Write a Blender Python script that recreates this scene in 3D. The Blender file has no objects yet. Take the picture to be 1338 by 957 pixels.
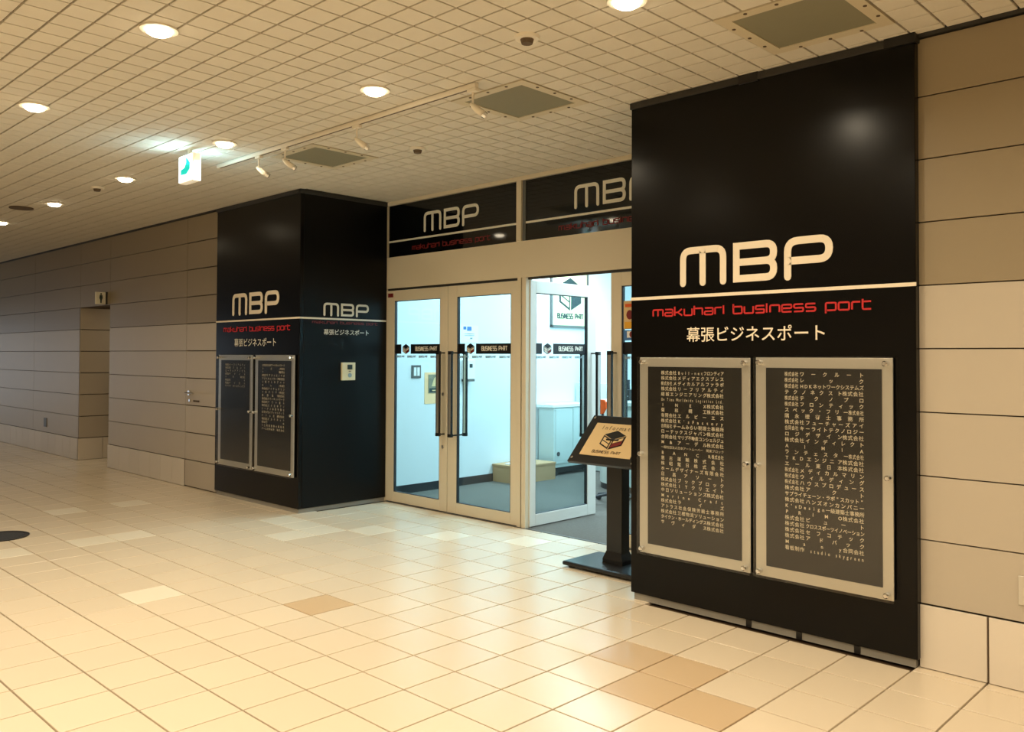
import bpy, math, random
from mathutils import Matrix, Vector

# ------------------------------------------------------------------ camera
SC = bpy.context.scene
COL = SC.collection
U = 0.3                      # one wall-panel / floor-tile module in metres
CAM = (7.77844, -7.87640, 4.85136)
YAW, PIT, ROL, FPX, CY = -0.769022, 0.021244, 0.004348, 1110.5535, 442.2477
cy_, sy_ = math.cos(YAW), math.sin(YAW)
FW = Vector((sy_*math.cos(PIT), cy_*math.cos(PIT), math.sin(PIT)))
R0 = Vector((cy_, -sy_, 0)); U0 = R0.cross(FW)
RR = math.cos(ROL)*R0 + math.sin(ROL)*U0
UU = -math.sin(ROL)*R0 + math.cos(ROL)*U0
cd = bpy.data.cameras.new('camera'); cam = bpy.data.objects.new('camera', cd); COL.objects.link(cam)
M = Matrix((RR, UU, -FW)).transposed().to_4x4(); M.translation = Vector(CAM)*U
cam.matrix_world = M
cd.sensor_width = 36; cd.lens = FPX/1338*36; cd.shift_y = -(478.5-CY)/1338
cd.clip_start = 0.05; cd.clip_end = 200
SC.camera = cam

# ------------------------------------------------------------------ world, exposure
SC.view_settings.view_transform = 'Standard'; SC.view_settings.look = 'None'
SC.view_settings.gamma = 1; SC.view_settings.use_curve_mapping = False
SC.view_settings.exposure = 0.18
wd = bpy.data.worlds.new('world'); SC.world = wd; wd.use_nodes = True
wd.node_tree.nodes['Background'].inputs[0].default_value = (1, .86, .66, 1)
wd.node_tree.nodes['Background'].inputs[1].default_value = 0.03

def area(name, loc, size, power, col, rot=(0, 0, 0), shape='DISK', spread=180, sy=None):
    l = bpy.data.lights.new(name, 'AREA'); l.shape = shape; l.size = size*U
    if sy: l.size_y = sy*U
    l.energy = power; l.color = col; l.spread = math.radians(spread)
    o = bpy.data.objects.new(name, l); COL.objects.link(o)
    o.location = Vector(loc)*U; o.rotation_euler = rot
    return o
WARM = (1.0, 0.845, 0.615)
COOL = (0.64, 0.88, 1.0)
P_DOWN = 11.5
# shop ceiling fittings
for (x, y, pw_) in ((-13, 13, 17), (-13, 19, 62), (-8, 13, 28), (-8, 20, 52), (-3, 14, 32), (-3, 21, 32)):
    area('shop_light', (x, y, 9.35), 3.6, pw_, COOL, shape='RECTANGLE', sy=1.0)

# ------------------------------------------------------------------ materials
MATS = {}
def lin(c):
    return tuple(((v/255)/12.92 if v/255 <= .04045 else (((v/255)+.055)/1.055)**2.4) for v in c)
def mat(name, rgb, rough=.5, metal=0, spec=.5, var=0, scale=8, bump=0, bscale=60, emit=None, es=0, coat=0, rnd=0, stretch=None, rvar=0):
    if name in MATS: return MATS[name]
    m = bpy.data.materials.new(name); m.use_nodes = True; nt = m.node_tree; N = nt.nodes; L = nt.links
    b = N['Principled BSDF']; c = (*lin(rgb), 1)
    b.inputs['Base Color'].default_value = c; b.inputs['Roughness'].default_value = rough
    b.inputs['Metallic'].default_value = metal; b.inputs['Specular IOR Level'].default_value = spec
    b.inputs['Coat Weight'].default_value = coat; b.inputs['Coat Roughness'].default_value = .08
    m.diffuse_color = c
    tc = N.new('ShaderNodeNewGeometry'); mp = N.new('ShaderNodeMapping'); L.new(tc.outputs['Position'], mp.inputs[0])
    if stretch: mp.inputs['Scale'].default_value = stretch
    src = None
    if var:
        no = N.new('ShaderNodeTexNoise'); no.inputs['Scale'].default_value = scale; no.inputs['Detail'].default_value = 5
        L.new(mp.outputs[0], no.inputs['Vector'])
        mr = N.new('ShaderNodeMapRange'); mr.inputs[3].default_value = 1-var; mr.inputs[4].default_value = 1+var
        L.new(no.outputs['Fac'], mr.inputs[0]); src = mr.outputs[0]
        if rvar:
            r2 = N.new('ShaderNodeMapRange'); r2.inputs[3].default_value = rough-rvar; r2.inputs[4].default_value = rough+rvar
            L.new(no.outputs['Fac'], r2.inputs[0]); L.new(r2.outputs[0], b.inputs['Roughness'])
    if rnd:
        oi = N.new('ShaderNodeObjectInfo'); ge = N.new('ShaderNodeNewGeometry')
        ad = N.new('ShaderNodeMath'); ad.operation = 'ADD'; L.new(oi.outputs['Random'], ad.inputs[0]); L.new(ge.outputs['Random Per Island'], ad.inputs[1])
        fr = N.new('ShaderNodeMath'); fr.operation = 'FRACT'; L.new(ad.outputs[0], fr.inputs[0])
        m2 = N.new('ShaderNodeMapRange'); m2.inputs[3].default_value = 1-rnd; m2.inputs[4].default_value = 1+rnd
        L.new(fr.outputs[0], m2.inputs[0])
        if src:
            mu = N.new('ShaderNodeMath'); mu.operation = 'MULTIPLY'; L.new(src, mu.inputs[0]); L.new(m2.outputs[0], mu.inputs[1]); src = mu.outputs[0]
        else: src = m2.outputs[0]
    if src:
        vm = N.new('ShaderNodeVectorMath'); vm.operation = 'SCALE'; vm.inputs[0].default_value = c[:3]
        L.new(src, vm.inputs['Scale']); L.new(vm.outputs[0], b.inputs['Base Color'])
    if bump:
        n2 = N.new('ShaderNodeTexNoise'); n2.inputs['Scale'].default_value = bscale; n2.inputs['Detail'].default_value = 3
        L.new(mp.outputs[0], n2.inputs['Vector'])
        bp = N.new('ShaderNodeBump'); bp.inputs['Strength'].default_value = bump; bp.inputs['Distance'].default_value = .002
        L.new(n2.outputs['Fac'], bp.inputs['Height']); L.new(bp.outputs[0], b.inputs['Normal'])
    if emit:
        b.inputs['Emission Color'].default_value = (*emit, 1); b.inputs['Emission Strength'].default_value = es
    MATS[name] = m; return m
def glassmat(name, tint=(1, 1, 1), refl=.04, rough=.02):
    # thin sheet: clear with a Fresnel reflection
    m = bpy.data.materials.new(name); m.use_nodes = True; nt = m.node_tree; N = nt.nodes; L = nt.links
    for n in list(N): N.remove(n)
    out = N.new('ShaderNodeOutputMaterial'); tr = N.new('ShaderNodeBsdfTransparent'); gl = N.new('ShaderNodeBsdfGlossy')
    tr.inputs[0].default_value = (*tint, 1); gl.inputs['Roughness'].default_value = rough
    lw = N.new('ShaderNodeLayerWeight'); lw.inputs[0].default_value = .5
    pw = N.new('ShaderNodeMath'); pw.operation = 'POWER'; pw.inputs[1].default_value = 5; L.new(lw.outputs['Facing'], pw.inputs[0])
    fr = N.new('ShaderNodeMath'); fr.operation = 'MULTIPLY_ADD'; fr.inputs[1].default_value = 1-refl; fr.inputs[2].default_value = refl; L.new(pw.outputs[0], fr.inputs[0])
    mx = N.new('ShaderNodeMixShader'); L.new(fr.outputs[0], mx.inputs[0]); L.new(tr.outputs[0], mx.inputs[1]); L.new(gl.outputs[0], mx.inputs[2])
    L.new(mx.outputs[0], out.inputs[0]); MATS[name] = m; return m

m_tile = mat('floor_tile_cream', (228, 213, 188), .27, var=.025, scale=1.3, rnd=.03)
m_tiled = mat('floor_tile_tan', (210, 184, 148), .28, var=.03, scale=3, rnd=.02)
m_tilel = mat('floor_tile_pale', (245, 236, 214), .25, var=.02, scale=3, rnd=.01)
m_grout = mat('floor_grout', (92, 72, 50), .8, var=.1)
m_ctile = mat('ceiling_tile_face', (216, 209, 194), .85, var=.03, scale=12, bump=.3, bscale=90, rnd=.025)
m_cgap = mat('ceiling_joint', (118, 100, 76), .9, var=.05)
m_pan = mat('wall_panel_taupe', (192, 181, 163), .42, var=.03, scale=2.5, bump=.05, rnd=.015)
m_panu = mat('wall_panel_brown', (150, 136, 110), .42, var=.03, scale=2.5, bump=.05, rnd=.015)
m_gap = mat('wall_joint', (96, 80, 62), .8, var=.05)
m_base = mat('skirting_tile', (224, 214, 198), .4, var=.03, scale=4, rnd=.025)
m_black = mat('black_laminate', (8, 7, 6), .23, spec=.22)
m_blacks = mat('black_laminate_side', (6, 6, 6), .34, spec=.22)
m_gloss = mat('black_glass_sign', (10, 11, 11), .05, spec=.5, var=.05)
m_dark = mat('black_metal', (24, 23, 22), .32, var=.1, spec=.5)
m_grey = mat('grey_trim', (96, 96, 92), .45, var=.06)
m_edge = mat('dark_trim', (46, 44, 40), .5, var=.1)
m_white = mat('vinyl_cream_white', (245, 232, 208), .5, var=.01)
m_greyw = mat('vinyl_grey_white', (226, 222, 206), .5, var=.01)
m_red = mat('vinyl_red', (196, 34, 34), .5, var=.03)
m_redd = mat('vinyl_dark_red', (120, 26, 24), .5, var=.03)
m_alu = mat('brushed_aluminium', (214, 211, 202), .32, metal=.7, var=.03, scale=30, stretch=(1, 1, 14))
m_insert = mat('charcoal_board', (22, 22, 21), .28, spec=.4, var=.05, scale=4)
m_text = mat('list_lettering', (232, 220, 192), .5, var=.02)
m_chrome = mat('chrome', (225, 225, 225), .12, metal=1, var=.02)
m_cream = mat('cream_painted_metal', (222, 210, 184), .38, var=.02, scale=3)
m_creamlit = mat('cream_metal_cool_lit', (222, 222, 214), .38, var=.02, scale=3)  # cool shop light on the open door's frame, put into its colour
m_gask = mat('dark_gasket', (44, 48, 54), .5, var=.05)
m_steel = mat('handle_steel', (205, 203, 198), .28, metal=.85, var=.05)
m_vstripe = mat('glass_black_film', (18, 20, 23), .35, var=.04)
m_vwht = mat('film_white', (232, 228, 214), .5, var=.02)
m_vgrey = mat('film_grey', (140, 160, 168), .6, var=.03)
m_carp = mat('grey_carpet', (100, 97, 90), .95, var=.25, scale=40, bump=.6, bscale=200)
m_iwall = mat('shop_white_wall', (226, 232, 232), .6, var=.015, scale=2)
m_skirt = mat('dark_skirting', (40, 42, 44), .5, var=.05)
m_card = mat('cardboard', (192, 154, 112), .8, var=.05, scale=20)
m_paper = mat('white_paper', (240, 240, 236), .7, var=.01)
m_lamp = mat('lamp_lens', (255, 244, 225), .5, var=0, emit=(1, .86, .62), es=14)
m_ring = mat('lamp_ring_white', (232, 224, 206), .5, var=.02)
m_vent = mat('vent_grille_grey', (134, 130, 108), .7, var=.04, scale=20)
m_vfr = mat('vent_frame', (206, 194, 168), .6, var=.03)
m_exit = mat('exit_sign_face', (255, 255, 255), .4, emit=(.80, 1, .98), es=1.6)
m_exits = mat('exit_sign_side', (250, 236, 200), .4, emit=(1, .93, .78), es=.30)
m_teal = mat('exit_teal', (20, 200, 175), .5, emit=(.0, .60, .52), es=.7)
m_sign = mat('sign_pale_plastic', (222, 214, 178), .4, var=.02)
m_pict = mat('pictogram_dark', (34, 54, 54), .5, var=.02)
m_wood = mat('cream_print', (226, 196, 142), .5, var=.02)
m_orange = mat('orange_plastic', (226, 92, 22), .5, var=.04)
m_blue = mat('blue_print', (70, 120, 180), .6, var=.03)
m_yel = mat('yellow_print', (232, 170, 40), .6, var=.03)
m_pale = mat('pale_yellow_sign', (228, 230, 172), .5, var=.01)
m_deskw = mat('reception_white', (198, 212, 208), .35, var=.02)
m_glass = glassmat('door_glass', (.84, .945, .965))
m_acryl = glassmat('acrylic', (.97, .97, .96), rough=.06)

# ------------------------------------------------------------------ mesh helpers (all lengths in modules of U)
class MB:
    def __init__(s): s.v = []; s.f = []; s.mi = []
    def add(s, vs, fs, mi=0):
        n = len(s.v); s.v += [tuple(v) for v in vs]; s.f += [tuple(i+n for i in f) for f in fs]; s.mi += [mi]*len(fs); return s
    def box(s, x0, x1, y0, y1, z0, z1, mi=0):
        v = [(x, y, z) for z in (z0, z1) for y in (y0, y1) for x in (x0, x1)]
        return s.add(v, [(0, 2, 3, 1), (4, 5, 7, 6), (0, 1, 5, 4), (2, 6, 7, 3), (0, 4, 6, 2), (1, 3, 7, 5)], mi)
    def cyl(s, c, r, h, ax=2, n=20, r2=None, mi=0):
        r2 = r if r2 is None else r2
        a, b = [(1, 2), (2, 0), (0, 1)][ax]; vs = []
        for k, (rr, t) in enumerate(((r, 0), (r2, h))):
            for i in range(n):
                p = [c[0], c[1], c[2]]; an = 2*math.pi*i/n
                p[a] += rr*math.cos(an); p[b] += rr*math.sin(an); p[ax] += t; vs.append(p)
        fs = [(i, (i+1) % n, n+(i+1) % n, n+i) for i in range(n)] + [tuple(range(n-1, -1, -1)), tuple(range(n, 2*n))]
        return s.add(vs, fs, mi)
    def tube(s, pts, r, n=10, mi=0):
        pts = [Vector(p) for p in pts]; vs = []; m = len(pts)
        for i, p in enumerate(pts):
            d = (pts[min(i+1, m-1)]-pts[max(i-1, 0)]).normalized()
            up = Vector((0, 0, 1)) if abs(d.z) < .9 else Vector((1, 0, 0))
            a = d.cross(up).normalized(); b = d.cross(a)
            rr = r[i] if isinstance(r, (list, tuple)) else r
            for k in range(n):
                t = 2*math.pi*k/n; vs.append(p+(a*math.cos(t)+b*math.sin(t))*rr)
        fs = [(j*n+k, j*n+(k+1) % n, (j+1)*n+(k+1) % n, (j+1)*n+k) for j in range(m-1) for k in range(n)]
        fs += [tuple(range(n-1, -1, -1)), tuple(range((m-1)*n, m*n))]
        return s.add(vs, fs, mi)
    def ring(s, c, r0, r1, z0, z1, n=28, mi=0):
        vs = []
        for (r, z) in ((r1, z1), (r1, z0), (r0, z0), (r0, z1)):
            for i in range(n):
                t = 2*math.pi*i/n; vs.append((c[0]+r*math.cos(t), c[1]+r*math.sin(t), z))
        fs = [(j*n+i, j*n+(i+1) % n, ((j+1) % 4)*n+(i+1) % n, ((j+1) % 4)*n+i) for j in range(4) for i in range(n)]
        return s.add(vs, fs, mi)
    def build(s, name, mats, parent=None, org=None, smooth=False, bevel=0):
        if not isinstance(mats, (list, tuple)): mats = [mats]
        if parent is not None: org = ORG[parent.name] if parent.name in ORG else (0, 0, 0)
        if org is None:
            xs, ys, zs = zip(*s.v); org = ((min(xs)+max(xs))/2, (min(ys)+max(ys))/2, min(zs))
        me = bpy.data.meshes.new(name)
        me.from_pydata([((x-org[0])*U, (y-org[1])*U, (z-org[2])*U) for x, y, z in s.v], [], s.f)
        for m in mats: me.materials.append(m)
        if len(mats) > 1: me.polygons.foreach_set('material_index', s.mi)
        if smooth: me.polygons.foreach_set('use_smooth', [True]*len(s.f))
        me.update()
        o = bpy.data.objects.new(name, me); COL.objects.link(o)
        if parent is not None: o.parent = parent; ORG[o.name] = org
        else: o.location = Vector(org)*U; ORG[o.name] = org
        if bevel:
            bv = o.modifiers.new('bevel', 'BEVEL'); bv.width = bevel*U; bv.segments = 2; bv.limit_method = 'ANGLE'
        return o
ORG = {}
def tag(o, label=None, cat=None, group=None, kind=None):
    if label: o['label'] = label
    if cat: o['category'] = cat
    if group: o['group'] = group
    if kind: o['kind'] = kind
    return o
def thing(name, loc, label, cat, group=None, kind=None):
    o = bpy.data.objects.new(name, None); COL.objects.link(o); o.location = Vector(loc)*U; o.empty_display_size = .1
    ORG[o.name] = tuple(loc); return tag(o, label, cat, group, kind)
def B(*a): return MB().box(*a)
def part(name, mats, parent, *boxes, bevel=0):
    mb = MB()
    for b in boxes: mb.box(*b)
    return mb.build(name, mats, parent, bevel=bevel)
def copy_tree(o, loc, label=None, group=None):
    r = o.copy(); COL.objects.link(r); r.location = Vector(loc)*U
    if label: r['label'] = label
    if group: r['group'] = group
    for ch in o.children:
        c = ch.copy(); COL.objects.link(c); c.parent = r
        for g in ch.children:
            d = g.copy(); COL.objects.link(d); d.parent = c
    return r

# planes for flat lettering: p(a, b, d) -> point; d is the height above the surface
def front(y): return lambda a, b, d: (a, y-d, b)
def side(x): return lambda a, b, d: (x+d, a, b)

class Flat:
    """flat lettering on a plane, thickness t"""
    def __init__(s, fn, t=.012): s.fn = fn; s.t = t; s.mb = MB(); s.k = 0
    def poly(s, pts, mi=0, d=0.):
        s.k = (s.k+1) % 9; d += s.k*.0006      # overlapping strokes never share one plane
        n = len(pts)
        area2 = sum(pts[i][0]*pts[(i+1) % n][1]-pts[(i+1) % n][0]*pts[i][1] for i in range(n))
        if area2 < 0: pts = pts[::-1]
        vs = [s.fn(a, b, d+s.t) for a, b in pts]+[s.fn(a, b, d) for a, b in pts]
        fs = [tuple(range(n))]+[(i, i+n, (i+1) % n+n, (i+1) % n) for i in range(n)]
        s.mb.add(vs, fs, mi)
    def rect(s, a0, a1, b0, b1, mi=0, d=0.): s.poly([(a0, b0), (a1, b0), (a1, b1), (a0, b1)], mi, d)
    def stroke(s, pts, w, closed=False, rad=0., cap=False, mi=0, sq=()):
        P = [Vector(p) for p in pts]; n = len(P); out = []
        for i, p in enumerate(P):
            if (not closed and i in (0, n-1)) or rad <= 0 or i in sq: out.append(p); continue
            a, b = P[i-1], P[(i+1) % n]; da, db = (a-p), (b-p)
            if abs(da.x*db.y-da.y*db.x) < 1e-9: out.append(p); continue
            r = min(rad, da.length*.5, db.length*.5); p0 = p+da.normalized()*r; p1 = p+db.normalized()*r
            for k in range(6):
                t = k/5; out.append(p0*(1-t)**2+p*2*t*(1-t)+p1*t*t)
        m = len(out); L = []; R = []
        for i in range(m):
            pa = out[i-1] if (i or closed) else out[i]; pb = out[(i+1) % m] if (i < m-1 or closed) else out[i]
            d1 = (out[i]-pa).normalized() if (out[i]-pa).length > 1e-9 else (pb-out[i]).normalized()
            d2 = (pb-out[i]).normalized() if (pb-out[i]).length > 1e-9 else d1
            n1 = Vector((-d1.y, d1.x)); n2 = Vector((-d2.y, d2.x)); nn = (n1+n2)
            nn = nn.normalized() if nn.length > 1e-6 else n1
            k = min(1/max(.3, nn.dot(n1)), 1.6)
            L.append(out[i]+nn*w/2*k); R.append(out[i]-nn*w/2*k)
        for i in range(m if closed else m-1):
            j = (i+1) % m; s.poly([tuple(L[i]), tuple(R[i]), tuple(R[j]), tuple(L[j])], mi)
        if cap and not closed:
            for p in (out[0], out[-1]):
                s.poly([(p.x+w/2*math.cos(t*math.pi/5), p.y+w/2*math.sin(t*math.pi/5)) for t in range(10)], mi)
    def build(s, name, mats, parent=None, **k): return s.mb.build(name, mats, parent, **k)

GL = {  # squarish stroke letters: advance, strokes
 'm': (1.75, [[(0, 0), (0, 1), (1.45, 1), (1.45, 0)], [(.72, 1), (.72, 0)]]),
 'a': (1.4, [[(.05, 1), (1.1, 1), (1.1, 0), (0, 0), (0, .5), (1.1, .5)]]),
 'k': (1.35, [[(0, 1.4), (0, 0)], [(1.0, 1), (.45, .5), (0, .5)], [(.45, .5), (1.05, 0)]]),
 'u': (1.4, [[(0, 1), (0, 0), (1.1, 0), (1.1, 1)]]),
 'h': (1.4, [[(0, 1.4), (0, 0)], [(0, 1), (1.1, 1), (1.1, 0)]]),
 'r': (1.1, [[(0, 0), (0, 1), (.85, 1)]]),
 'i': (.42, [[(0, 0), (0, 1.3)]]),
 'b': (1.4, [[(0, 1.4), (0, 0), (1.1, 0), (1.1, 1), (0, 1)]]),
 's': (1.35, [[(1.05, 1), (0, 1), (0, .5), (1.05, .5), (1.05, 0), (0, 0)]]),
 'n': (1.4, [[(0, 0), (0, 1), (1.1, 1), (1.1, 0)]]),
 'e': (1.4, [[(1.1, 0), (0, 0), (0, 1), (1.1, 1), (1.1, .5), (0, .5)]]),
 'p': (1.4, [[(0, -.4), (0, 1), (1.1, 1), (1.1, 0), (0, 0)]]),
 'o': (1.4, [[(.5, 0), (0, 0), (0, 1), (1.1, 1), (1.1, 0), (.5, 0)]]),
 't': (1.1, [[(0, 1.35), (0, 0), (.85, 0)], [(0, 1), (.85, 1)]]),
 ' ': (.85, []),
 'B': (1., [[(0, 0), (0, 1.3), (.7, 1.3), (.7, .7), (0, .7)], [(.7, .7), (.7, 0), (0, 0)]]),
 'U': (1., [[(0, 1.3), (0, 0), (.7, 0), (.7, 1.3)]]),
 'S': (1., [[(.7, 1.3), (0, 1.3), (0, .68), (.7, .68), (.7, 0), (0, 0)]]),
 'I': (.4, [[(.05, 0), (.05, 1.3)]]),
 'N': (1., [[(0, 0), (0, 1.3), (.7, 0), (.7, 1.3)]]),
 'E': (1., [[(.7, 0), (0, 0), (0, 1.3), (.7, 1.3)], [(0, .65), (.6, .65)]]),
 'P': (1., [[(0, 0), (0, 1.3), (.7, 1.3), (.7, .6), (0, .6)]]),
 'R': (1., [[(0, 0), (0, 1.3), (.7, 1.3), (.7, .65), (0, .65)], [(.35, .65), (.7, 0)]]),
 'T': (1., [[(0, 1.3), (.8, 1.3)], [(.4, 1.3), (.4, 0)]]),
 '>': (1., []),
}
def stroke_text(F, txt, a0, a1, b0, h, wt=.2, mi=0, rad=.22, sp=1.0):
    """txt between a0 and a1, baseline b0, x-height h"""
    tot = sum(GL[c][0] for c in txt)-.3; sx = (a1-a0)/tot; x = 0
    for c in txt:
        adv, st = GL[c]
        if c == '>':
            F.poly([(a0+x*sx, b0), (a0+(x+.75)*sx, b0+.65*h), (a0+x*sx, b0+1.3*h)], mi)
        for s_ in st:
            F.stroke([(a0+(x+p[0])*sx, b0+p[1]*h) for p in s_], wt*h, rad=rad*h, mi=mi)
        x += adv
def mbp(fn, a0, a1, b0, b1, w, m, par):
    """the three big letters, outer box a0..a1 x b0..b1"""
    k = (a1-a0)/2.99; h0, h1 = b0+w/2, b1-w/2
    ma, mb_ = a0+w/2, a0+.99*k-w/2; r = .17*k; F = Flat(fn)
    F.stroke([(ma, b0+w*.3), (ma, h1), (mb_, h1), (mb_, b0+w*.3)], w, rad=r, cap=True)
    F.stroke([((ma+mb_)/2, h1), ((ma+mb_)/2, b0+w*.3)], w, cap=True)
    F.build('letter', m, par); F = Flat(fn)
    ba, bb = a0+1.13*k+w/2, a0+1.99*k-w/2; mid = (h0+h1)/2
    F.stroke([(ba, h1), (bb, h1), (bb, mid), (ba, mid)], w, rad=r)
    F.stroke([(ba, mid), (bb, mid), (bb, h0), (ba, h0)], w, rad=r)
    F.rect(ba-w/2, ba+w/2, b0, b1)
    F.build('letter', m, par); F = Flat(fn)
    pa, pb = a0+2.12*k+w/2, a1-w/2; pm = h0+(h1-h0)*.42
    F.stroke([(pa, b0+w*.3), (pa, h1), (pb, h1), (pb, pm), (pa, pm)], w, rad=r*1.1, cap=True)
    F.build('letter', m, par)

def logo(F, ca, cb, w, h, mats_=(0, 1, 2)):
    """hexagonal cube emblem: dark body, pale cells, red cell; matrix indices dark/pale/red"""
    D, Pm, Rm = mats_; W, H = w/2, h/2
    q = .5
    T = (ca, cb+H); TR = (ca+W, cb+H*q); BR = (ca+W, cb-H*q); Bt = (ca, cb-H); BL = (ca-W, cb-H*q); TL = (ca-W, cb+H*q)
    F.poly([T, TL, BL, Bt, BR, TR], D)
    def quad(o, ex, ey, u0, u1, v0, v1, mi, d):
        pt = lambda u, v: (o[0]+ex[0]*u+ey[0]*v, o[1]+ex[1]*u+ey[1]*v)
        F.poly([pt(u0, v0), pt(u1, v0), pt(u1, v1), pt(u0, v1)], mi, d)
    up = (0, H)                         # height of a side face
    lx = (W, -H*q); rx = (W, H*q)
    d = F.t*1.2
    # pale joint lines between the faces
    quad(BL, lx, up, .0, 1.0, .95, 1.0, Pm, d)
    quad(Bt, rx, up, .0, 1.0, .95, 1.0, Pm, d)
    quad(Bt, rx, up, -.03, .03, 0, 1, Pm, d)
    quad(BL, lx, up, .15, .85, .52, .82, Pm, d); quad(BL, lx, up, .15, .85, .12, .42, Pm, d)
    if w < 1: quad(Bt, rx, up, .15, .88, .55, .82, Pm, d); quad(Bt, rx, up, .12, .92, .08, .48 if w < 1 else .62, Rm, d)

def tagline(fn, a0, a1, b0, h, wt, m, par):
    words = ['makuhari', 'business', 'port']; full = ' '.join(words); tot = sum(GL[c][0] for c in full)-.3; sx = (a1-a0)/tot; x = 0
    for w_ in words:
        ww = sum(GL[c][0] for c in w_); F = Flat(fn); stroke_text(F, w_, a0+x*sx, a0+(x+ww-.3)*sx, b0, h, wt); F.build('tagline_word', m, par); x += ww+GL[' '][0]
# glyphs of the built-in font
GC = {}
def glyph(ch, bold=.012):
    k = (ch, bold)
    if k in GC: return GC[k]
    c = bpy.data.curves.new('glyph', 'FONT'); c.body = ch; c.resolution_u = 2; c.offset = bold; c.size = 1
    o = bpy.data.objects.new('glyph', c); COL.objects.link(o)
    dg = bpy.context.evaluated_depsgraph_get(); me = bpy.data.meshes.new_from_object(o.evaluated_get(dg))
    vs = [(v.co.x, v.co.y) for v in me.vertices]; fs = [tuple(p.vertices) for p in me.polygons]
    bpy.data.objects.remove(o); bpy.data.meshes.remove(me); bpy.data.curves.remove(c)
    GC[k] = (vs, fs); return GC[k]
def put_glyph(F, ch, a, b, w, h, bold=.012, mi=0, natural=False):
    """em box of the glyph mapped to a..a+w, b..b+h"""
    if ord(ch) >= 0x4e00: bold = min(bold, .006)
    vs, fs = glyph(ch, bold)
    if not vs: return
    xs = [v[0] for v in vs]; wide = ord(ch) > 0x2000
    em = .76 if wide else .76          # bundled font: CJK em is about .76 at size 1
    if wide: x0 = 0; sx = w/EMW
    else:
        cx = (min(xs)+max(xs))/2; sx = w/EMW; x0 = cx-EMW/2
    F.mb.add([F.fn(a+(x-x0)*sx, b+y*h/EMW, F.t) for x, y in vs], fs, mi)
EMW = 1.0
_vs, _f = glyph('国', 0)
_xs = [v[0] for v in _vs]; EMW = (max(_xs)+min(_xs)) if _xs else .8   # symmetric side bearings
def row(F, spec, a0, a1, b, h, narrow=False, bold=.012):
    """prefix|middle|suffix: the prefix and suffix set tight, the middle spread out"""
    pre, mid, suf = (spec.split('|')+['', ''])[:3] if '|' in spec else ('', spec, '')
    W = a1-a0; cw = W*.061
    def tight(s_, x, pw):
        for i, ch in enumerate(s_): put_glyph(F, ch, x+i*pw, b, pw*.92 if pw < cw else cw, h, bold)
    pw = W*.047 if narrow else W*.0655
    if pre: tight(pre, a0, pw)
    if suf: tight(suf, a1-len(suf)*pw, pw)
    m0 = a0+(len(pre)*pw+W*.012 if pre else 0); m1 = a1-(len(suf)*pw if suf else 0)
    if mid:
        n = len(mid); gw = min(cw, (m1-m0)/n)
        for i, ch in enumerate(mid):
            x = m0+(m1-m0-gw)*(i/(n-1) if n > 1 else .5); put_glyph(F, ch, x, b, gw, h, bold)
def jp_line(F, a0, a1, b0, b1, bold=.008):
    s_ = '幕張ビジネスポート'; n = len(s_); p = (a1-a0)/n
    for i, ch in enumerate(s_): put_glyph(F, ch, a0+i*p, b0+.12*(b1-b0), p*1.0, (b1-b0), bold)

# ------------------------------------------------------------------ floor and ceiling
def project(p):
    d = Vector(p)-Vector(CAM); z = d.dot(FW)
    if z < .3: return None
    return (669+FPX*d.dot(RR)/z, CY-FPX*d.dot(UU)/z, z)
def inframe(p, mg=10):
    q = project(p); return q and -mg < q[0] < 1338+mg and -mg < q[1] < 957+mg
def quad_area(pts):
    q = [project(p) for p in pts]
    if any(v is None for v in q): return 0
    if not any(-5 < v[0] < 1343 and -5 < v[1] < 962 for v in q): return 0
    return abs(sum(q[i][0]*q[(i+1) % 4][1]-q[(i+1) % 4][0]*q[i][1] for i in range(4)))/2
DARK = {(-1, 3), (0, 2), (0, 3), (1, 2), (-7, 1)}
PALE = {(-16, 0), (-16, 1), (-15, 5), (-14, 5), (-13, 5), (-13, 4), (-16, -2), (-21, 1), (-21, 3), (-10, -1), (-12, 6), (-10, 7), (-8, 8)}
floor = B(-66, 22, -24, 9.66, -.5, -.06).build('floor', m_grout, org=(0, 0, 0))
tag(floor, 'glossy cream square tile floor of the passage with a few tan tiles', 'floor', kind='structure')
cells = []
for i in range(-64, 20):
    for j in range(-22, 10):
        if j > 5.5 and (i >= -2 and i < 3): continue
        if j > 6 and i >= 3: continue
        if j > 6 and not ((-15 <= i < -3) or (-34 <= i < -30)): continue
        cells.append((i, j))
cells.sort(key=lambda c: -quad_area([(c[0], c[1], 0), (c[0]+1, c[1], 0), (c[0]+1, c[1]+1, 0), (c[0], c[1]+1, 0)]))
g = .014
tm = {}
def tile_mesh(nm, w, d, t, gap, m, up=True):
    mb = MB(); bv = .005
    x0, x1, y0, y1 = gap, w-gap, gap, d-gap
    z0, z1 = (-t, 0) if up else (0, t)
    zt, zs = (0, -bv) if up else (0, bv)
    zb = -t if up else t
    v = [(x0, y0, zb), (x1, y0, zb), (x1, y1, zb), (x0, y1, zb), (x0, y0, zs), (x1, y0, zs), (x1, y1, zs), (x0, y1, zs),
         (x0+bv, y0+bv, zt), (x1-bv, y0+bv, zt), (x1-bv, y1-bv, zt), (x0+bv, y1-bv, zt)]
    f = [(8, 9, 10, 11)]+[(a, (a+1) % 4, (a+1) % 4+4, a+4) for a in range(4)]+[(a+4, (a+1) % 4+4, (a+1) % 4+8, a+8) for a in range(4)]
    if not up: f = [q[::-1] for q in f]
    me = bpy.data.meshes.new(nm); me.from_pydata([(a*U, b*U, c*U) for a, b, c in v], [], f); me.materials.append(m); me.update()
    return me, v, f
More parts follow.
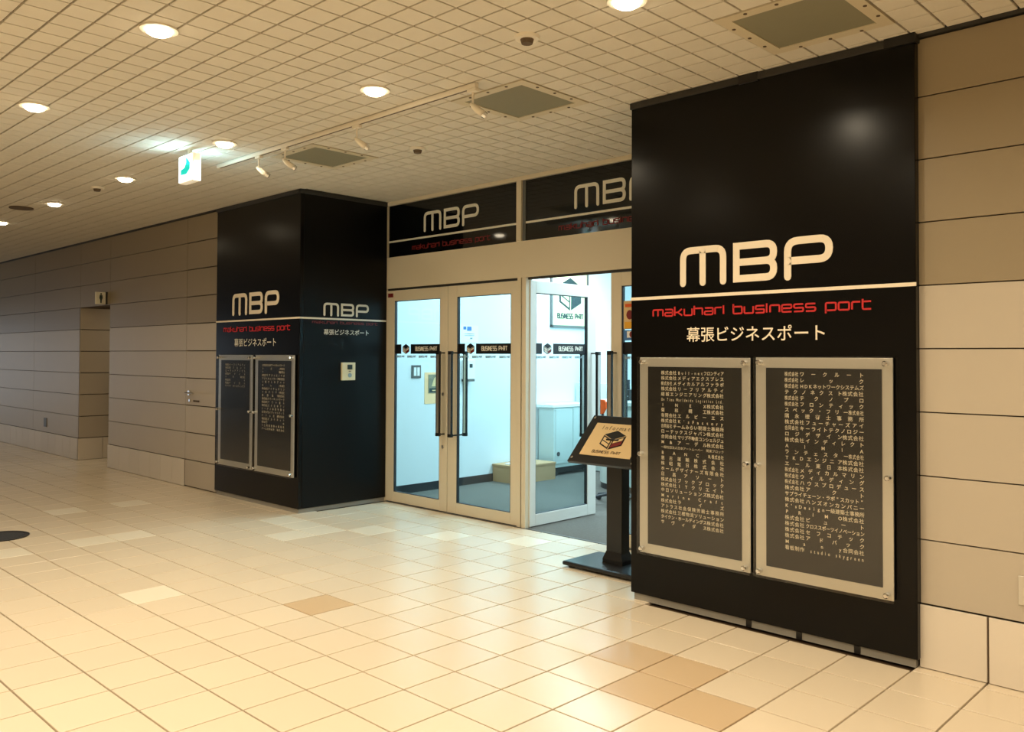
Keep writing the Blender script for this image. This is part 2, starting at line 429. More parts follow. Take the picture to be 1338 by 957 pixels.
for key, m in (('c', m_tile), ('d', m_tiled), ('l', m_tilel)): tm[key] = tile_mesh('floor_tile', 1, 1, .06, g, m)
stuff = MB(); cnt = 0
for c in cells:
    k = 'd' if c in DARK else 'l' if c in PALE else 'c'
    a = quad_area([(c[0], c[1], 0), (c[0]+1, c[1], 0), (c[0]+1, c[1]+1, 0), (c[0], c[1]+1, 0)])
    if cnt < 300 and a > 0:
        o = bpy.data.objects.new('floor_tile', tm[k][0]); COL.objects.link(o); o.parent = floor; o.location = (c[0]*U, c[1]*U, 0); cnt += 1
        if k == 'd': o['label'] = 'darker tan floor tile'
    else:
        v, f = tm[k][1:]; stuff.add([(x+c[0], y+c[1], z) for x, y, z in v], f, 'cdl'.index(k))
tag(stuff.build('floor_tiles', [m_tile, m_tiled, m_tilel], floor), kind='stuff')

ceiling = B(-66, 22, -24, 10.0, 10.04, 10.5).build('ceiling', m_cgap, org=(0, 0, 10))
tag(ceiling, 'low ceiling of small square cream tiles with round downlights', 'ceiling', kind='structure')
VENTS = [(1.0, 3.55), (-5.07, 3.55), (-12.1, 3.6)]
VENTS = [(1.0, 3.5), (-5.0, 3.5), (-12.0, 3.5)]
ccells = []
for i in range(-132, 44):
    for j in range(-24, 20):
        x, y = i*.5, j*.5
        if any(vx-.01 < x < vx+1.99 and vy-.01 < y < vy+1.99 for vx, vy in VENTS): continue
        if y >= 6.0 and not (-15.2 <= x < -2.4) and y > 6.0: continue
        ccells.append((x, y))
def carea(c): return quad_area([(c[0], c[1], 10), (c[0]+.5, c[1], 10), (c[0]+.5, c[1]+.5, 10), (c[0], c[1]+.5, 10)])
ccells.sort(key=lambda c: -carea(c))
cme, cv, cf = tile_mesh('ceiling_tile', .5, .5, .05, .017, m_ctile, up=False)
stuff = MB(); cnt = 0
for c in ccells:
    if cnt < 300 and carea(c) > 0:
        o = bpy.data.objects.new('ceiling_tile', cme); COL.objects.link(o); o.parent = ceiling
        o.location = (c[0]*U, c[1]*U, 0); cnt += 1
    else: stuff.add([(x+c[0], y+c[1], z+10) for x, y, z in cv], cf)
tag(stuff.build('ceiling_tiles', [m_ctile], ceiling), kind='stuff')

# ------------------------------------------------------------------ walls
def panel(parent, x0, x1, y, z0, z1, nm='wall_panel', m=None):
    gp = .010
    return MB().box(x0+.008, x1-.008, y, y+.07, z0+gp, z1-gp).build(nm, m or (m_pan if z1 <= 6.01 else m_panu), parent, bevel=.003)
YR, YL = 6.27, 6.40
wr = B(3.0, 20, YR+.06, YR+.6, 0, 10.05).build('wall_right', m_gap, org=(3, YR, 0))
tag(wr, 'wall of long beige metal panels right of the large black sign pillar', 'wall', kind='structure')
for k in range(1, 10):
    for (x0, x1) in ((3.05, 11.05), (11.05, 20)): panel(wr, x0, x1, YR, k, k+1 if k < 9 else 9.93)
br = B(3.05, 20, YR+.0, YR+.05, 0, .985).build('baseboard_right', m_gap, org=(3, YR, 0))
tag(br, 'white tiled skirting under the right wall panels', 'baseboard', kind='structure')
for i in range(17): B(3.0+i+.03+(.02 if i == 0 else 0), 4.0+i-.0, YR-.03, YR+.03, .012, .985).build('skirting_tile', m_base, br, bevel=.006)

wl = MB().box(-22.85, -20.3, YL+.06, YL+.5, 0, 10.05).box(-30.2, -22.85, YL+.06, YL+.5, 0, 10.05).box(-33.7, -30.2, YL+.06, YL+.5, 7.0, 10.05).box(-70, -33.76, YL+.06, YL+.5, 0, 10.05)\
    .box(-34.3, -33.76, YL+.06, 14, 0, 10).box(-30.2, -29.6, YL+.5, 14, 0, 10).box(-34.3, -29.6, 14, 14.4, 0, 10).box(-34, -30, YL+.5, 14, 7.6, 7.9).build('wall_left', m_gap, org=(-30, YL, 0))
tag(wl, 'wall of long taupe metal panels left of the far sign pillar, with a recess', 'wall', kind='structure')
xs = [(-30.2, -22.87), (-40.1, -33.7), (-47.5, -40.1), (-58, -47.5), (-70, -58)]
for k in range(1, 10):
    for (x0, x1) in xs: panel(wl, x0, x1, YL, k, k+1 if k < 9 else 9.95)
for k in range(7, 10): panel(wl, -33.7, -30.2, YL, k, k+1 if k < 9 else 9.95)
for k in range(1, 7):
    MB().box(-33.76, -33.7, YL, 13.9, k+.017, k+1-.017).build('wall_panel', m_pan, wl, bevel=.006)
    MB().box(-33.7, -30.2, 13.9, 13.97, k+.017, k+1-.017).build('wall_panel', m_pan, wl, bevel=.006)
bl = MB().box(-30.2, -22.87, YL, YL+.05, 0, .985).box(-70, -33.7, YL, YL+.05, 0, .985).box(-33.76, -33.72, YL, 13.9, 0, .985).build('baseboard_left', m_gap, org=(-30, YL, 0))
tag(bl, 'white tiled skirting under the left wall panels', 'baseboard', kind='structure')
x = -22.9
while x > -69:
    x0 = x-1
    if x > -30.1: B(max(x0, -30.2)+.012, x-.0, YL-.03, YL+.03, .012, .985).build('skirting_tile', m_base, bl, bevel=.006)
    elif x < -33.6: B(x0+.012, x, YL-.03, YL+.03, .012, .985).build('skirting_tile', m_base, bl, bevel=.006)
    x = x0 if not (-30.2 < x0 < -29.95) else -33.7
    if -33.7 < x < -30.2: x = -33.7
for j in range(7): MB().box(-33.76, -33.68, YL-.03+j*1.1+.01*(j > 0), YL-.03+(j+1)*1.1-.01, .012, .985).build('skirting_tile', m_base, bl, bevel=.006)
# shadow line trims where walls meet the ceiling
tag(MB().box(3.05, 20, YR-.06, YR+.05, 9.94, 10.04).box(-20.4, -70, YL-.06, YL+.05, 9.95, 10.04).build('trim_1', m_edge), 'dark shadow-line trim along the top of the wall panels', 'trim', kind='structure')
# unseen side of the passage, closes the space
bw = B(-66, 22, -20.6, -20, 0, 10.05).build('wall_back', m_pan, org=(0, -20, 0)); tag(bw, 'plain beige wall across the passage behind the viewer', 'wall', kind='structure')
we = B(19.6, 20.2, -20, 6.3, 0, 10.05).build('wall_east', m_pan, org=(20, 0, 0)); tag(we, 'plain beige end wall of the passage behind the viewer', 'wall', kind='structure')
# far end: daylight doors
fe = B(-66.6, -66, -20, 6.4, 7.5, 10.05).build('wall_far', m_pan, org=(-66, 0, 0)); tag(fe, 'beige wall over the bright glazed far end of the passage', 'wall', kind='structure')
area('daylight', (-65.9, -6, 3.8), 20, 38, (.74, .86, 1), rot=(0, -math.pi/2, 0), shape='RECTANGLE', sy=7).rotation_euler = (math.radians(90), 0, math.radians(-90))

area('recess_lamp', (-32, 10.2, 7.55), 1.0, 5.0, WARM)      # ceiling lamp inside the recess
# service door flush in the left wall
dr = thing('door_1', (-21.7, YL, 0), 'flush service door clad in taupe wall panels with lever handle, beside far sign pillar', 'door', kind='structure')
for k in range(0, 10):
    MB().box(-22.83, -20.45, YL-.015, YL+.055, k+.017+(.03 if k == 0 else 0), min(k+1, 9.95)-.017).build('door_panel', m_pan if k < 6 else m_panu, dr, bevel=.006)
h = MB(); h.cyl((-22.45, YL-.10, 3.46), .09, .09, ax=1); h.tube([(-22.45, YL-.10, 3.46), (-22.45, YL-.22, 3.46), (-22.3, YL-.24, 3.46), (-21.75, YL-.24, 3.46)], .035)
h.cyl((-22.45, YL-.07, 3.18), .05, .055, ax=1)
h.build('lever_handle', m_chrome, dr, smooth=False)
MB().box(-22.2, -21.75, YL-.03, YL-.01, 3.14, 3.2).build('nameplate', m_gap, dr)

# ------------------------------------------------------------------ door front
F = 9.70
tr = thing('trim_2', (-9, F, 0), 'cream painted metal entrance frame with posts and wide header above glass doors', 'door frame', kind='structure')
part('header_panel', m_cream, tr, (-15.1, -2.42, F-.02, F+.3, 7.10, 8.14))
part('head_rail', m_cream, tr, (-15.1, -2.42, F-.05, F+.3, 9.88, 10.0), bevel=.01)
part('head_strip', m_edge, tr, (-15.1, -2.42, F+.04, F+.1, 7.03, 7.11))
part('jamb', m_cream, tr, (-15.16, -15.08, F-.05, F+.25, 0, 9.9), bevel=.008)
part('post', m_cream, tr, (-9.0, -8.86, F-.03, F+.2, 0, 7.1), bevel=.01)
part('post', m_cream, tr, (-8.8, -8.64, F-.05, F+.2, 0, 7.1), bevel=.01)
part('post_groove', m_edge, tr, (-8.86, -8.8, F+.03, F+.2, 0, 7.1))
part('mullion', m_cream, tr, (-9.03, -8.84, F-.06, F+.2, 8.14, 9.88), bevel=.01)
part('mullion_side', m_grey, tr, (-8.84, -8.72, F-.0, F+.2, 8.14, 9.88), bevel=.01)
part('post', m_cream, tr, (-2.6, -2.42, F-.05, F+.2, 0, 7.1), bevel=.01)
part('threshold', m_grey, tr, (-15.1, -2.42, F-.06, F+.02, -.03, .012))

def transom(x0, x1, lab, ma, mb_, ra, rb):
    t = thing('fascia_sign', ((x0+x1)/2, F, 8.15), lab, 'sign', 'black signs over the doors')
    part('panel', m_gloss, t, (x0, x1, F+.03, F+.1, 8.15, 9.87))
    s = Flat(front(F+.03)); s.rect(x0, x1, 8.635, 8.695); s.build('stripe', m_greyw, t)
    mbp(front(F+.03), ma, mb_, 8.85, 9.47, .095, m_greyw, t)
    tagline(front(F+.03), ra, rb, 8.31, .115, .22, m=m_redd, par=t)
    return t
transom(-15.03, -9.04, 'glossy black sign over the closed doors, nearer the far pillar', -13.22, -10.66, -13.8, -10.17)
transom(-8.72, -2.42, 'glossy black sign over the open doorway, partly behind the near pillar', -6.93, -4.36, -7.48, -3.8)

def handle(o, fn, c, out=.25, z0=2.38, z1=5.0):
    """vertical pull bar; fn(a,d,z) with a along the leaf, d off the leaf"""
    def bx(mb, a0, a1, d0, d1, z0_, z1_):
        v = [fn(a, d, z) for z in (z0_, z1_) for d in (d0, d1) for a in (a0, a1)]
        mb.add(v, [(0, 2, 3, 1), (4, 5, 7, 6), (0, 1, 5, 4), (2, 6, 7, 3), (0, 4, 6, 2), (1, 3, 7, 5)])
    s_ = 1 if out > 0 else -1
    mb = MB(); bx(mb, c-.052, c+.052, out-.03*s_, out+.05*s_, z0+.08, z1-.08); b = mb.build('pull_handle', m_steel, o, bevel=.012)
    mb = MB()
    bx(mb, c-.06, c+.06, out-.06*s_, out+.06*s_, z1-.1, z1); bx(mb, c-.06, c+.06, out-.06*s_, out+.06*s_, z0, z0+.1)
    bx(mb, c-.025, c+.025, .0, out, z1-.07, z1-.03); bx(mb, c-.025, c+.025, .0, out, z0+.03, z0+.07)
    bx(mb, c-.072, c-.056, out-.035*s_, out+.04*s_, z0, z1); bx(mb, c+.056, c+.072, out-.035*s_, out+.04*s_, z0, z1)
    mb.build('handle_bracket', m_dark, b)

def leaf(name, lab, fn, a0, a1, m, sl=.40, sr=.36, hand=None, hinge_left=True, kind='structure', extra=None, lockside=1):
    """door leaf; a runs along the leaf, d = distance outwards from its outer face"""
    o = thing(name, fn(a0, 0, 0), lab, 'door', kind=kind)
    def bx(a, b, d0, d1, z0, z1):
        return [fn(p, q, r) for r in (z0, z1) for q in (d0, d1) for p in (a, b)]
    FC = [(0, 2, 3, 1), (4, 5, 7, 6), (0, 1, 5, 4), (2, 6, 7, 3), (0, 4, 6, 2), (1, 3, 7, 5)]
    def pc(nm, mm, *bs, bevel=.01, par=None):
        mb = MB()
        for b in bs: mb.add(bx(*b), FC)
        return mb.build(nm, mm, par or o, bevel=bevel)
    T = -.14
    pc('stile', m, (a0, a0+sl, T, 0, .03, 7.02)); pc('stile', m, (a1-sr, a1, T, 0, .03, 7.02))
    pc('top_rail', m, (a0+sl, a1-sr, T, 0, 6.67, 7.02)); pc('bottom_rail', m, (a0+sl, a1-sr, T, 0, .03, .36))
    ga, gb = a0+sl, a1-sr; e = .03
    pc('gasket', m_gask, (ga, ga+e, T+.03, -.02, .36, 6.67), (gb-e, gb, T+.03, -.02, .36, 6.67), (ga, gb, T+.03, -.02, 6.67-e*.6, 6.67), (ga, gb, T+.03, -.02, .36, .36+e*.6), bevel=0)
    pc('glass_pane', m_glass, (ga+e, gb-e, -.085, -.065, .37, 6.66), bevel=0)
    # film band on the glass: short block, emblem, long block
    s = Flat(lambda a, b, d: fn(a, -.062+d, b), .006)
    s.rect(ga+.01, ga+.01+.30, 4.92, 5.23, 0); s.rect(ga+.80, gb-.01, 4.92, 5.23, 0)
    logo(s, ga+.555, 5.075, .34, .33, (0, 1, 2))
    sd = Flat(lambda a, b, d: fn(a, -.055+d, b), .004)
    stroke_text(sd, 'BUSINESS P>RT', ga+1.05, gb-.20, 5.02, .095, .26, rad=.05)
    x_ = ga+.06
    while x_ < gb-.3:
        stroke_text(s, 'BUSINESS P>RT', x_, min(x_+.42, gb-.04), 4.80, .045, .3, mi=3, rad=.03); x_ += .58
    bnd = s.build('film_band', [m_vstripe, m_vwht, m_redd, m_vgrey], o)
    sd.build('film_lettering', [m_vwht], bnd)
    if hand is not None: handle(o, fn, hand); handle(o, fn, hand, out=-.14-.22)
    if lockside is not None:
        for z in (2.03, 3.66):
            mb = MB(); n = 16
            vs = [fn(lockside+.05*math.cos(2*math.pi*i/n), dd, z+.05*math.sin(2*math.pi*i/n)) for dd in (0, .03) for i in range(n)]
            mb.add(vs, [(i, (i+1) % n, n+(i+1) % n, n+i) for i in range(n)]+[tuple(range(n, 2*n))]); mb.build('lock', m_steel, o)
    return o
fr_ = lambda a, d, z: (a, F-.02-d, z)
L1 = leaf('door_2', 'closed cream framed glass door next to the far sign pillar', fr_, -15.07, -12.0, m_cream, .41, .36, hand=-12.13, lockside=-12.18)
L2 = leaf('door_3', 'closed cream framed glass door beside the centre post', fr_, -11.97, -9.0, m_cream, .40, .26, hand=-11.57, lockside=None)
L4 = leaf('door_5', 'closed cream framed glass door half hidden by the near pillar', fr_, -5.66, -2.62, m_cream, .34, .40, hand=-5.49, lockside=None)
op = lambda a, d, z: (-8.60+d, a, z)
L3 = leaf('door_4', 'framed glass door swung open into the shop, frame colour tinted for the cool light inside', op, 9.80, 12.78, m_creamlit, .24, .40, hand=12.56, lockside=None)
# red notice sticker on the top rail of the first leaf
tag(B(-14.98, -14.72, F-.035, F-.02, 6.80, 6.93).build('sticker', m_redd), 'small dark red sticker on top corner of the leftmost glass door', 'sticker')
# posters on leaf 4 glass
def flat_thing(name, lab, cat, fn, a0, a1, b0, b1, m, draw=None, mats=None, t=.02):
    s = Flat(fn, t); s.rect(a0, a1, b0, b1, 0)
    if draw: s.t = t; draw(s)
    return tag(s.build(name, mats or [m]), lab, cat)
def d_p1(s):
    s.rect(-5.22, -4.75, 6.12, 6.2, 2, .02); s.poly([(-5.08+.1*math.cos(t), 5.92+.12*math.sin(t)) for t in [k*math.pi/6 for k in range(12)]], 3, .02); s.rect(-5.23, -4.74, 5.58, 5.74, 4, .02)
tag_p = flat_thing('poster', 'cream and orange poster on the glass of the half-hidden door', 'poster', front(F+.04), -5.28, -4.7, 5.56, 6.28, m_paper, d_p1, [m_wood, m_paper, m_orange, m_redd, m_yel])
def d_p2(s):
    s.rect(-5.16, -4.8, 5.34, 5.5, 1, .02); s.poly([(-5.0+.07*math.cos(t), 5.42+.08*math.sin(t)) for t in [k*math.pi/6 for k in range(12)]], 3, .04)
flat_thing('poster', 'small blue poster below the orange one on the half-hidden door', 'poster', front(F+.04), -5.28, -4.7, 5.27, 5.53, m_blue, d_p2, [m_blue, m_paper, m_orange, m_redd])

# ------------------------------------------------------------------ sign pillars
def pillar(lab, x0, x1, yf, yb, thick_side):
    t = thing('sign_pillar', ((x0+x1)/2, yf+.1, 0), lab, 'pillar', 'black sign pillars beside the entrance')
    part('front_panel', m_black, t, (x0, x1, yf, yf+.13, .14, 9.9), bevel=.012)
    part('side_panel', m_blacks, t, (x1-.13, x1, yf+.135, yb, .14, 9.9), bevel=.012)
    part('side_panel', m_blacks, t, (x0, x0+.13, yf+.135, yb, .14, 9.9), bevel=.012)
    part('core', m_dark, t, (x0+.14, x1-.14, yf+.14, yb, .0, 9.88))
    part('plinth', mat('plinth_grey', (150, 146, 136), .5, var=.06), t, (x0+.05, x1-.05, yf+.05, yb, 0, .13))
    part('top_trim', m_edge, t, (x0-.02, x1+.02, yf-.03, yf+.08, 9.86, 9.99), (x1-.08, x1+.03, yf-.03, yb, 9.86, 9.99), bevel=.01)
    return t
# near pillar
PR = pillar('large near black sign pillar with white letters, right of the doorway', -2.42, 3.06, 6.12, 9.64, .1)
part('top_patch', m_dark, PR, (-.0, .38, 6.08, 6.12, 9.84, 10.0), (2.6, 3.08, 6.08, 6.12, 9.84, 10.0))
for xx in (.1, 1.05, 2.05): part('foot_block', m_dark, PR, (xx, xx+.1, 6.15, 6.25, 0, .13))
s = Flat(front(6.12)); s.rect(-2.42, 3.07, 5.985, 6.045); s.build('stripe', m_white, PR)
mbp(front(6.12), -1.26, 1.74, 6.22, 6.945, .130, m_white, PR)
tagline(front(6.12), -1.88, 2.36, 5.65, .125, .24, m=m_red, par=PR)
s = Flat(front(6.12)); jp_line(s, -1.12, 1.64, 5.13, 5.43); s.build('subtitle', m_white, PR)
# far pillar
YF = 6.33; XS = -15.05
PL = pillar('far black sign pillar left of the glass doors', -20.42, XS, YF, 9.66, .1)
s = Flat(front(YF)); s.rect(-20.42, XS, 5.985, 6.04); s.build('stripe', m_white, PL)
mbp(front(YF), -19.26, -16.24, 6.21, 6.93, .130, m_white, PL)
tagline(front(YF), -19.85, -15.59, 5.65, .125, .24, m=m_red, par=PL)
s = Flat(front(YF)); jp_line(s, -19.1, -16.36, 5.13, 5.42); s.build('subtitle', m_greyw, PL)
s = Flat(side(XS)); s.rect(YF, 9.64, 5.985, 6.04); s.build('stripe', m_greyw, PL)
mbp(side(XS), 7.18, 8.92, 6.11, 6.52, .07, m_greyw, PL)
tagline(side(XS), 6.78, 9.27, 5.86, .06, .22, m=m_redd, par=PL)
s = Flat(side(XS)); jp_line(s, 7.19, 8.95, 5.50, 5.69); s.build('subtitle', m_greyw, PL)

# ------------------------------------------------------------------ tenant boards
K = '株式会社|'
T1 = ['株式会社|Bull-netフロンティア', K+'メディアエクスプレス', 'n'+K+'メディカルアルファラボ', K+'リーフリアルティ', '|結城エンジニアリング|株式会社',
      '|On Time Worldwide Logistics Ltd.', '|INEX|株式会社', '|菊和精工|株式会社', '有限会社|エルビーエス', K+"K'sFactory", 'n合同会社|チームみらい税理士事務所',
      '|ローテックスジャパン|株式会社', '合同会社|マリブ不動産コンシェルジュ', '|M&アーデル|株式会社', 's|一般社団法人日本アートムーバー 関東ブロック', 'n|BANCR|株式会社',
      '|恵古運輸株式会社', '|株昭電日株式会社', '|ホームデザイナーズ有限会社', '|日昌アソート', K+'ブックブロック', K+'ITクリエイト', '|中日ソリューションズ|株式会社', '|Marine Craft',
      K+'ライズ', '|アトラス社会保険労務士事務所', K+'三櫻物流ソリューション', '|タイクン・ホールディングス|株式会社', '|サヴィダス|株式会社']
T2 = ['n'+K+'ワークルート', 'n'+K+'レック', 'n'+K+'HDKネットワークシステムズ', '|テクノネクスト|株式会社', 'n'+K+'テクノプロ', 'n'+K+'フロンティック', 'n|スペック・フリー|株式会社',
      '|隅永理術士事務所', K+'フューチャーズアイ', 'n合同会社|キーライトテクノロジー', '|ロジデザイン|株式会社', K+'インディレクト', '|AIMIA', 'n|ランチェスター|株式会社', '|TKDエンジニア|株式会社',
      '|エール東日本|株式会社', 'n'+K+'メディカルマリン', 'n'+K+'ウィルディング', 'n'+K+'ハウスプロデュース', K+'アクト', '|サプライチェーン・ラボ"スカット"', K+'ハンズオンカンパニー',
      "|K'sDesign一級建築士事務所", '|PRIMO|株式会社', K+'ビュート', K+'クロススポーツイノベーション', K+'セフコテック', K+'アドバック', '|Many|合同会社', '看板制作| studio skygreen']
T3 = T1[:1]+T2[1:3]+T1[3:4]+T1[6:7]+T2[4:6]+T1[11:12]
T3 = ['n'+K+'リーフリアルティ', 'n'+K+'東フロント', '|ローテックアトラス', 'n'+K+'テクノス', 'n|トモ中|株式会社', 'n'+K+'東ト', 'n'+K+'アイズト', '|サプライ ホールディングス']
T4 = ['|合同会社日本アートネットワーク', 'n|トエノ|株式会社', 'n|ト東|株式会社', 'n'+K+'千アクシスノイズ', '|アクトネットワーク|株式会社', '|ト名クトネアイト', 'n|セレト|株式会社', K+'アイテムマリン',
      'n|ト会クリアイ|株式会社', '|東西協働|株式会社', K+'テクノネットワーク', K+'アウト東ト', K+'スミ日本アノ', '|ト一アノ保険労務士', '|合同会社メディカルクノス', '|ソリュ日産|株式会社', K+'ビルドネット',
      'n'+K+'日本', '|ト土地東建築士事務所', '|アール合同会計 株式会社']
def board(lab, x0, x1, y, z0, z1, rows, tx0, tx1, ty0, ty1, grp, n_last):
    t = thing('tenant_board', ((x0+x1)/2, y-.05, z0), lab, 'notice board', grp)
    yb = y-.055
    part('backing_plate', m_alu, t, (x0, x1, yb, yb+.03, z0, z1), bevel=.004)
    ix0, ix1, iz0, iz1 = x0+.20, x1-.17, z0+.19, z1-.18
    part('insert_board', m_insert, t, (ix0, ix1, yb-.012, yb, iz0, iz1))
    part('acrylic_cover', m_acryl, t, (x0-.02, x1+.02, yb-.075, yb-.055, z0-.02, z1+.02))
    sf = Flat(front(yb-.012), .004); n = len(rows); pitch = (ty1-ty0)/(n-.0)
    for i, r in enumerate(rows):
        nar = r[0] == 'n' and r[1] in '株合|'; sm = r[0] == 's' and r[1] == '|'
        if nar or sm: r = r[1:]
        hh = .084
        if sm: row(sf, r, tx0, tx1, ty1-(i+1)*pitch+.03, hh*.7, False, .0)
        else: row(sf, r, tx0, tx1, ty1-(i+1)*pitch+.018, hh, nar)
        if r == '|AIMIA': pass
    tag(sf.build('lettering', m_text, t), kind='stuff')
    for (sx, sz) in ((x0+.09, z1-.09), (x1-.09, z1-.09), (x0+.06, (z0+z1)/2+.02), (x1-.06, (z0+z1)/2+.02), (x0+.09, z0+.09), (x1-.09, z0+.09)):
        mb = MB(); mb.cyl((sx, yb-.11, sz), .045, .12, ax=1, n=14); mb.cyl((sx, yb-.13, sz), .03, .02, ax=1, n=14, r2=.045); mb.build('standoff', m_chrome, t)
    return t
G1 = 'tenant boards on the near pillar'; G2 = 'tenant boards on the far pillar'
T2s = [r if r != '|AIMIA' else '|AIMIA' for r in T2]
board('left tenant name board on the near black pillar, dense cream lettering', -2.15, .25, 6.10, 1.0, 4.84, T1, -1.64, -.27, 1.62, 4.60, G1, 0)
board('right tenant name board on the near black pillar, next to the beige wall', .36, 2.73, 6.10, 1.0, 4.85, T2s, .91, 2.28, 1.53, 4.62, G1, 0)
board('left tenant name board on the far black pillar, only eight rows of names', -20.05, -17.74, YF-.02, 1.09, 4.86, T3, -19.54, -18.19, 3.76, 4.58, G2, 0)
board('right tenant name board on the far black pillar, names two thirds down', -17.56, -15.2, YF-.02, 1.09, 4.86, T4, -17.09, -15.73, 2.45, 4.59, G2, 0)

# wall intercom on the side of the far pillar
t = thing('access_panel', (XS, 8.1, 4.05), 'cream access control panel on the door side of the far pillar', 'intercom')
part('body', m_sign, t, (XS, XS+.08, 7.85, 8.36, 4.06, 4.63), bevel=.01)
part('screen', m_pict, t, (XS+.08, XS+.095, 8.05, 8.23, 4.41, 4.56))
MB().cyl((XS+.08, 8.14, 4.22), .07, .015, ax=0).build('button', m_vgrey, t)
part('slot', m_gask, t, (XS+.08, XS+.09, 8.1, 8.19, 4.34, 4.36))

# ------------------------------------------------------------------ lectern-like sign stand
t = thing('sign_stand', (-4.03, 7.8, 0), 'black floor stand with tilted cream sign in front of the doorway', 'sign stand')
part('base', m_dark, t, (-5.08, -2.98, 7.09, 8.46, .05, .15), bevel=.04)
for (x, y) in ((-4.9, 7.25), (-3.16, 7.25), (-4.9, 8.3), (-3.16, 8.3)): MB().cyl((x, y, 0), .08, .06, n=14).build('foot', m_dark, t)
part('post', m_dark, t, (-4.25, -3.81, 7.68, 7.98, .15, 2.98), bevel=.02)
mb = MB(); mb.add([(-4.31, 7.62, .15), (-3.75, 7.62, .15), (-3.75, 8.04, .15), (-4.31, 8.04, .15), (-4.31, 7.62, .24), (-3.75, 7.62, .24), (-3.75, 8.04, .24), (-4.31, 8.04, .24), (-4.24, 7.67, .42), (-3.82, 7.67, .42), (-3.82, 7.99, .42), (-4.24, 7.99, .42)],
       [(3, 2, 1, 0), (8, 9, 10, 11)]+[(a, (a+1) % 4, (a+1) % 4+4, a+4) for a in range(4)]+[(a+4, (a+1) % 4+4, (a+1) % 4+8, a+8) for a in range(4)]); mb.build('collar', m_dark, t)
BX0, BX1 = -4.98, -3.08; q2 = math.sqrt(.5); BL_ = 1.42
bo = Vector((0, 7.15, 2.45)); ey = Vector((0, q2, q2)); nz = Vector((0, -q2, q2))
def bfn(a, b, d): p = bo+ey*b+nz*d; return (a, p.y, p.z)
s = Flat(bfn, .07); s.rect(BX0, BX1, 0, BL_, 0, -.07); s.mb.add([bfn(a, b, -.07) for a, b in ((BX0, 0), (BX0, BL_), (BX1, BL_), (BX1, 0))], [(0, 1, 2, 3)]); s.build('board', m_dark, t, bevel=.008)
s = Flat(bfn, .012); s.rect(BX0+.24, BX1-.24, .22, BL_-.24)
pr = s.build('print', m_wood, t)
s = Flat(lambda a, b, d: bfn(a, b, d+.014), .006)
logo(s, -4.03, .70, .62, .56, (0, 1, 2)); s.build('emblem', [m_dark, m_wood, m_redd], pr)
s = Flat(lambda a, b, d: bfn(a, b, d+.014), .006)
txt = 'Information'; 
for i, ch in enumerate(txt): put_glyph(s, ch, -4.56+i*.105, .99, .15, .17, .0)
stroke_text(s, 'BUSINESS P>RT', -4.42, -3.64, .30, .055, .16, rad=.05)
print_text = s.build('print_lettering', mat('brown_ink', (96, 74, 50), .6, var=.02), pr)
for (a, b) in ((BX0+.1, .1), (BX1-.1, .1), (BX0+.1, BL_-.1), (BX1-.1, BL_-.1)):
    mb = MB(); n = 12; mb.add([bfn(a+.035*math.cos(2*math.pi*i/n), b+.035*math.sin(2*math.pi*i/n), d) for d in (0, .03) for i in range(n)], [(i, (i+1) % n, n+(i+1) % n, n+i) for i in range(n)]+[tuple(range(n, 2*n))]); mb.build('stud', m_chrome, t)
part('board_bracket', m_dark, t, (-4.2, -3.86, 7.6, 7.99, 2.75, 2.98))

# ------------------------------------------------------------------ ceiling fittings
def downlight(x, y, lab):
    t = thing('downlight', (x, y, 10), lab, 'ceiling light', 'round downlights in the passage ceiling')
    MB().ring((x, y), .20, .29, 9.97, 10.0).build('ring', m_ring, t)
    mb = MB(); mb.cyl((x, y, 9.93), .19, .06, n=24); mb.cyl((x, y, 9.895), .13, .035, n=24, r2=.19); mb.build('lamp', m_lamp, t, smooth=False)
    return t
names = {(0.5, 2): 'downlight cut by the top edge above the near black pillar', (-5.5, 2): 'downlight nearest the ceiling vent in the middle of the ceiling',
         (-11.5, 2): 'downlight right of the hanging teal exit sign', (-17.5, 2): 'downlight left of the hanging exit sign, third from the left end of the back row',
         (-23.5, 2): 'downlight near the small dark ceiling disc, second from the left end', (-29.5, 2): 'farthest downlight, at the left edge of the picture',
         (-5.5, -2.2): 'largest brightest downlight, in the upper left of the ceiling', (-11.5, -2.2): 'front row downlight at the left edge of the ceiling'}
first = None
for y in (2, -2.2, -6.2, -10.3, -14.4):
    for k in range(-3, 10):
        x = .5-6*k
        if x > 18: continue
        n_ = names.get((x, y)) 
        vis = n_ is not None
        if vis:
            if first is None: first = downlight(x, y, n_); o0 = (x, y)
            else: copy_tree(first, (x, y, 10), n_)
        if x < -14 and y < -3: continue
        area('downlight_lamp', (x, y, 9.885), .26, P_DOWN if x > -14 else P_DOWN*.19, WARM, spread=158 if x > -14 else 140)
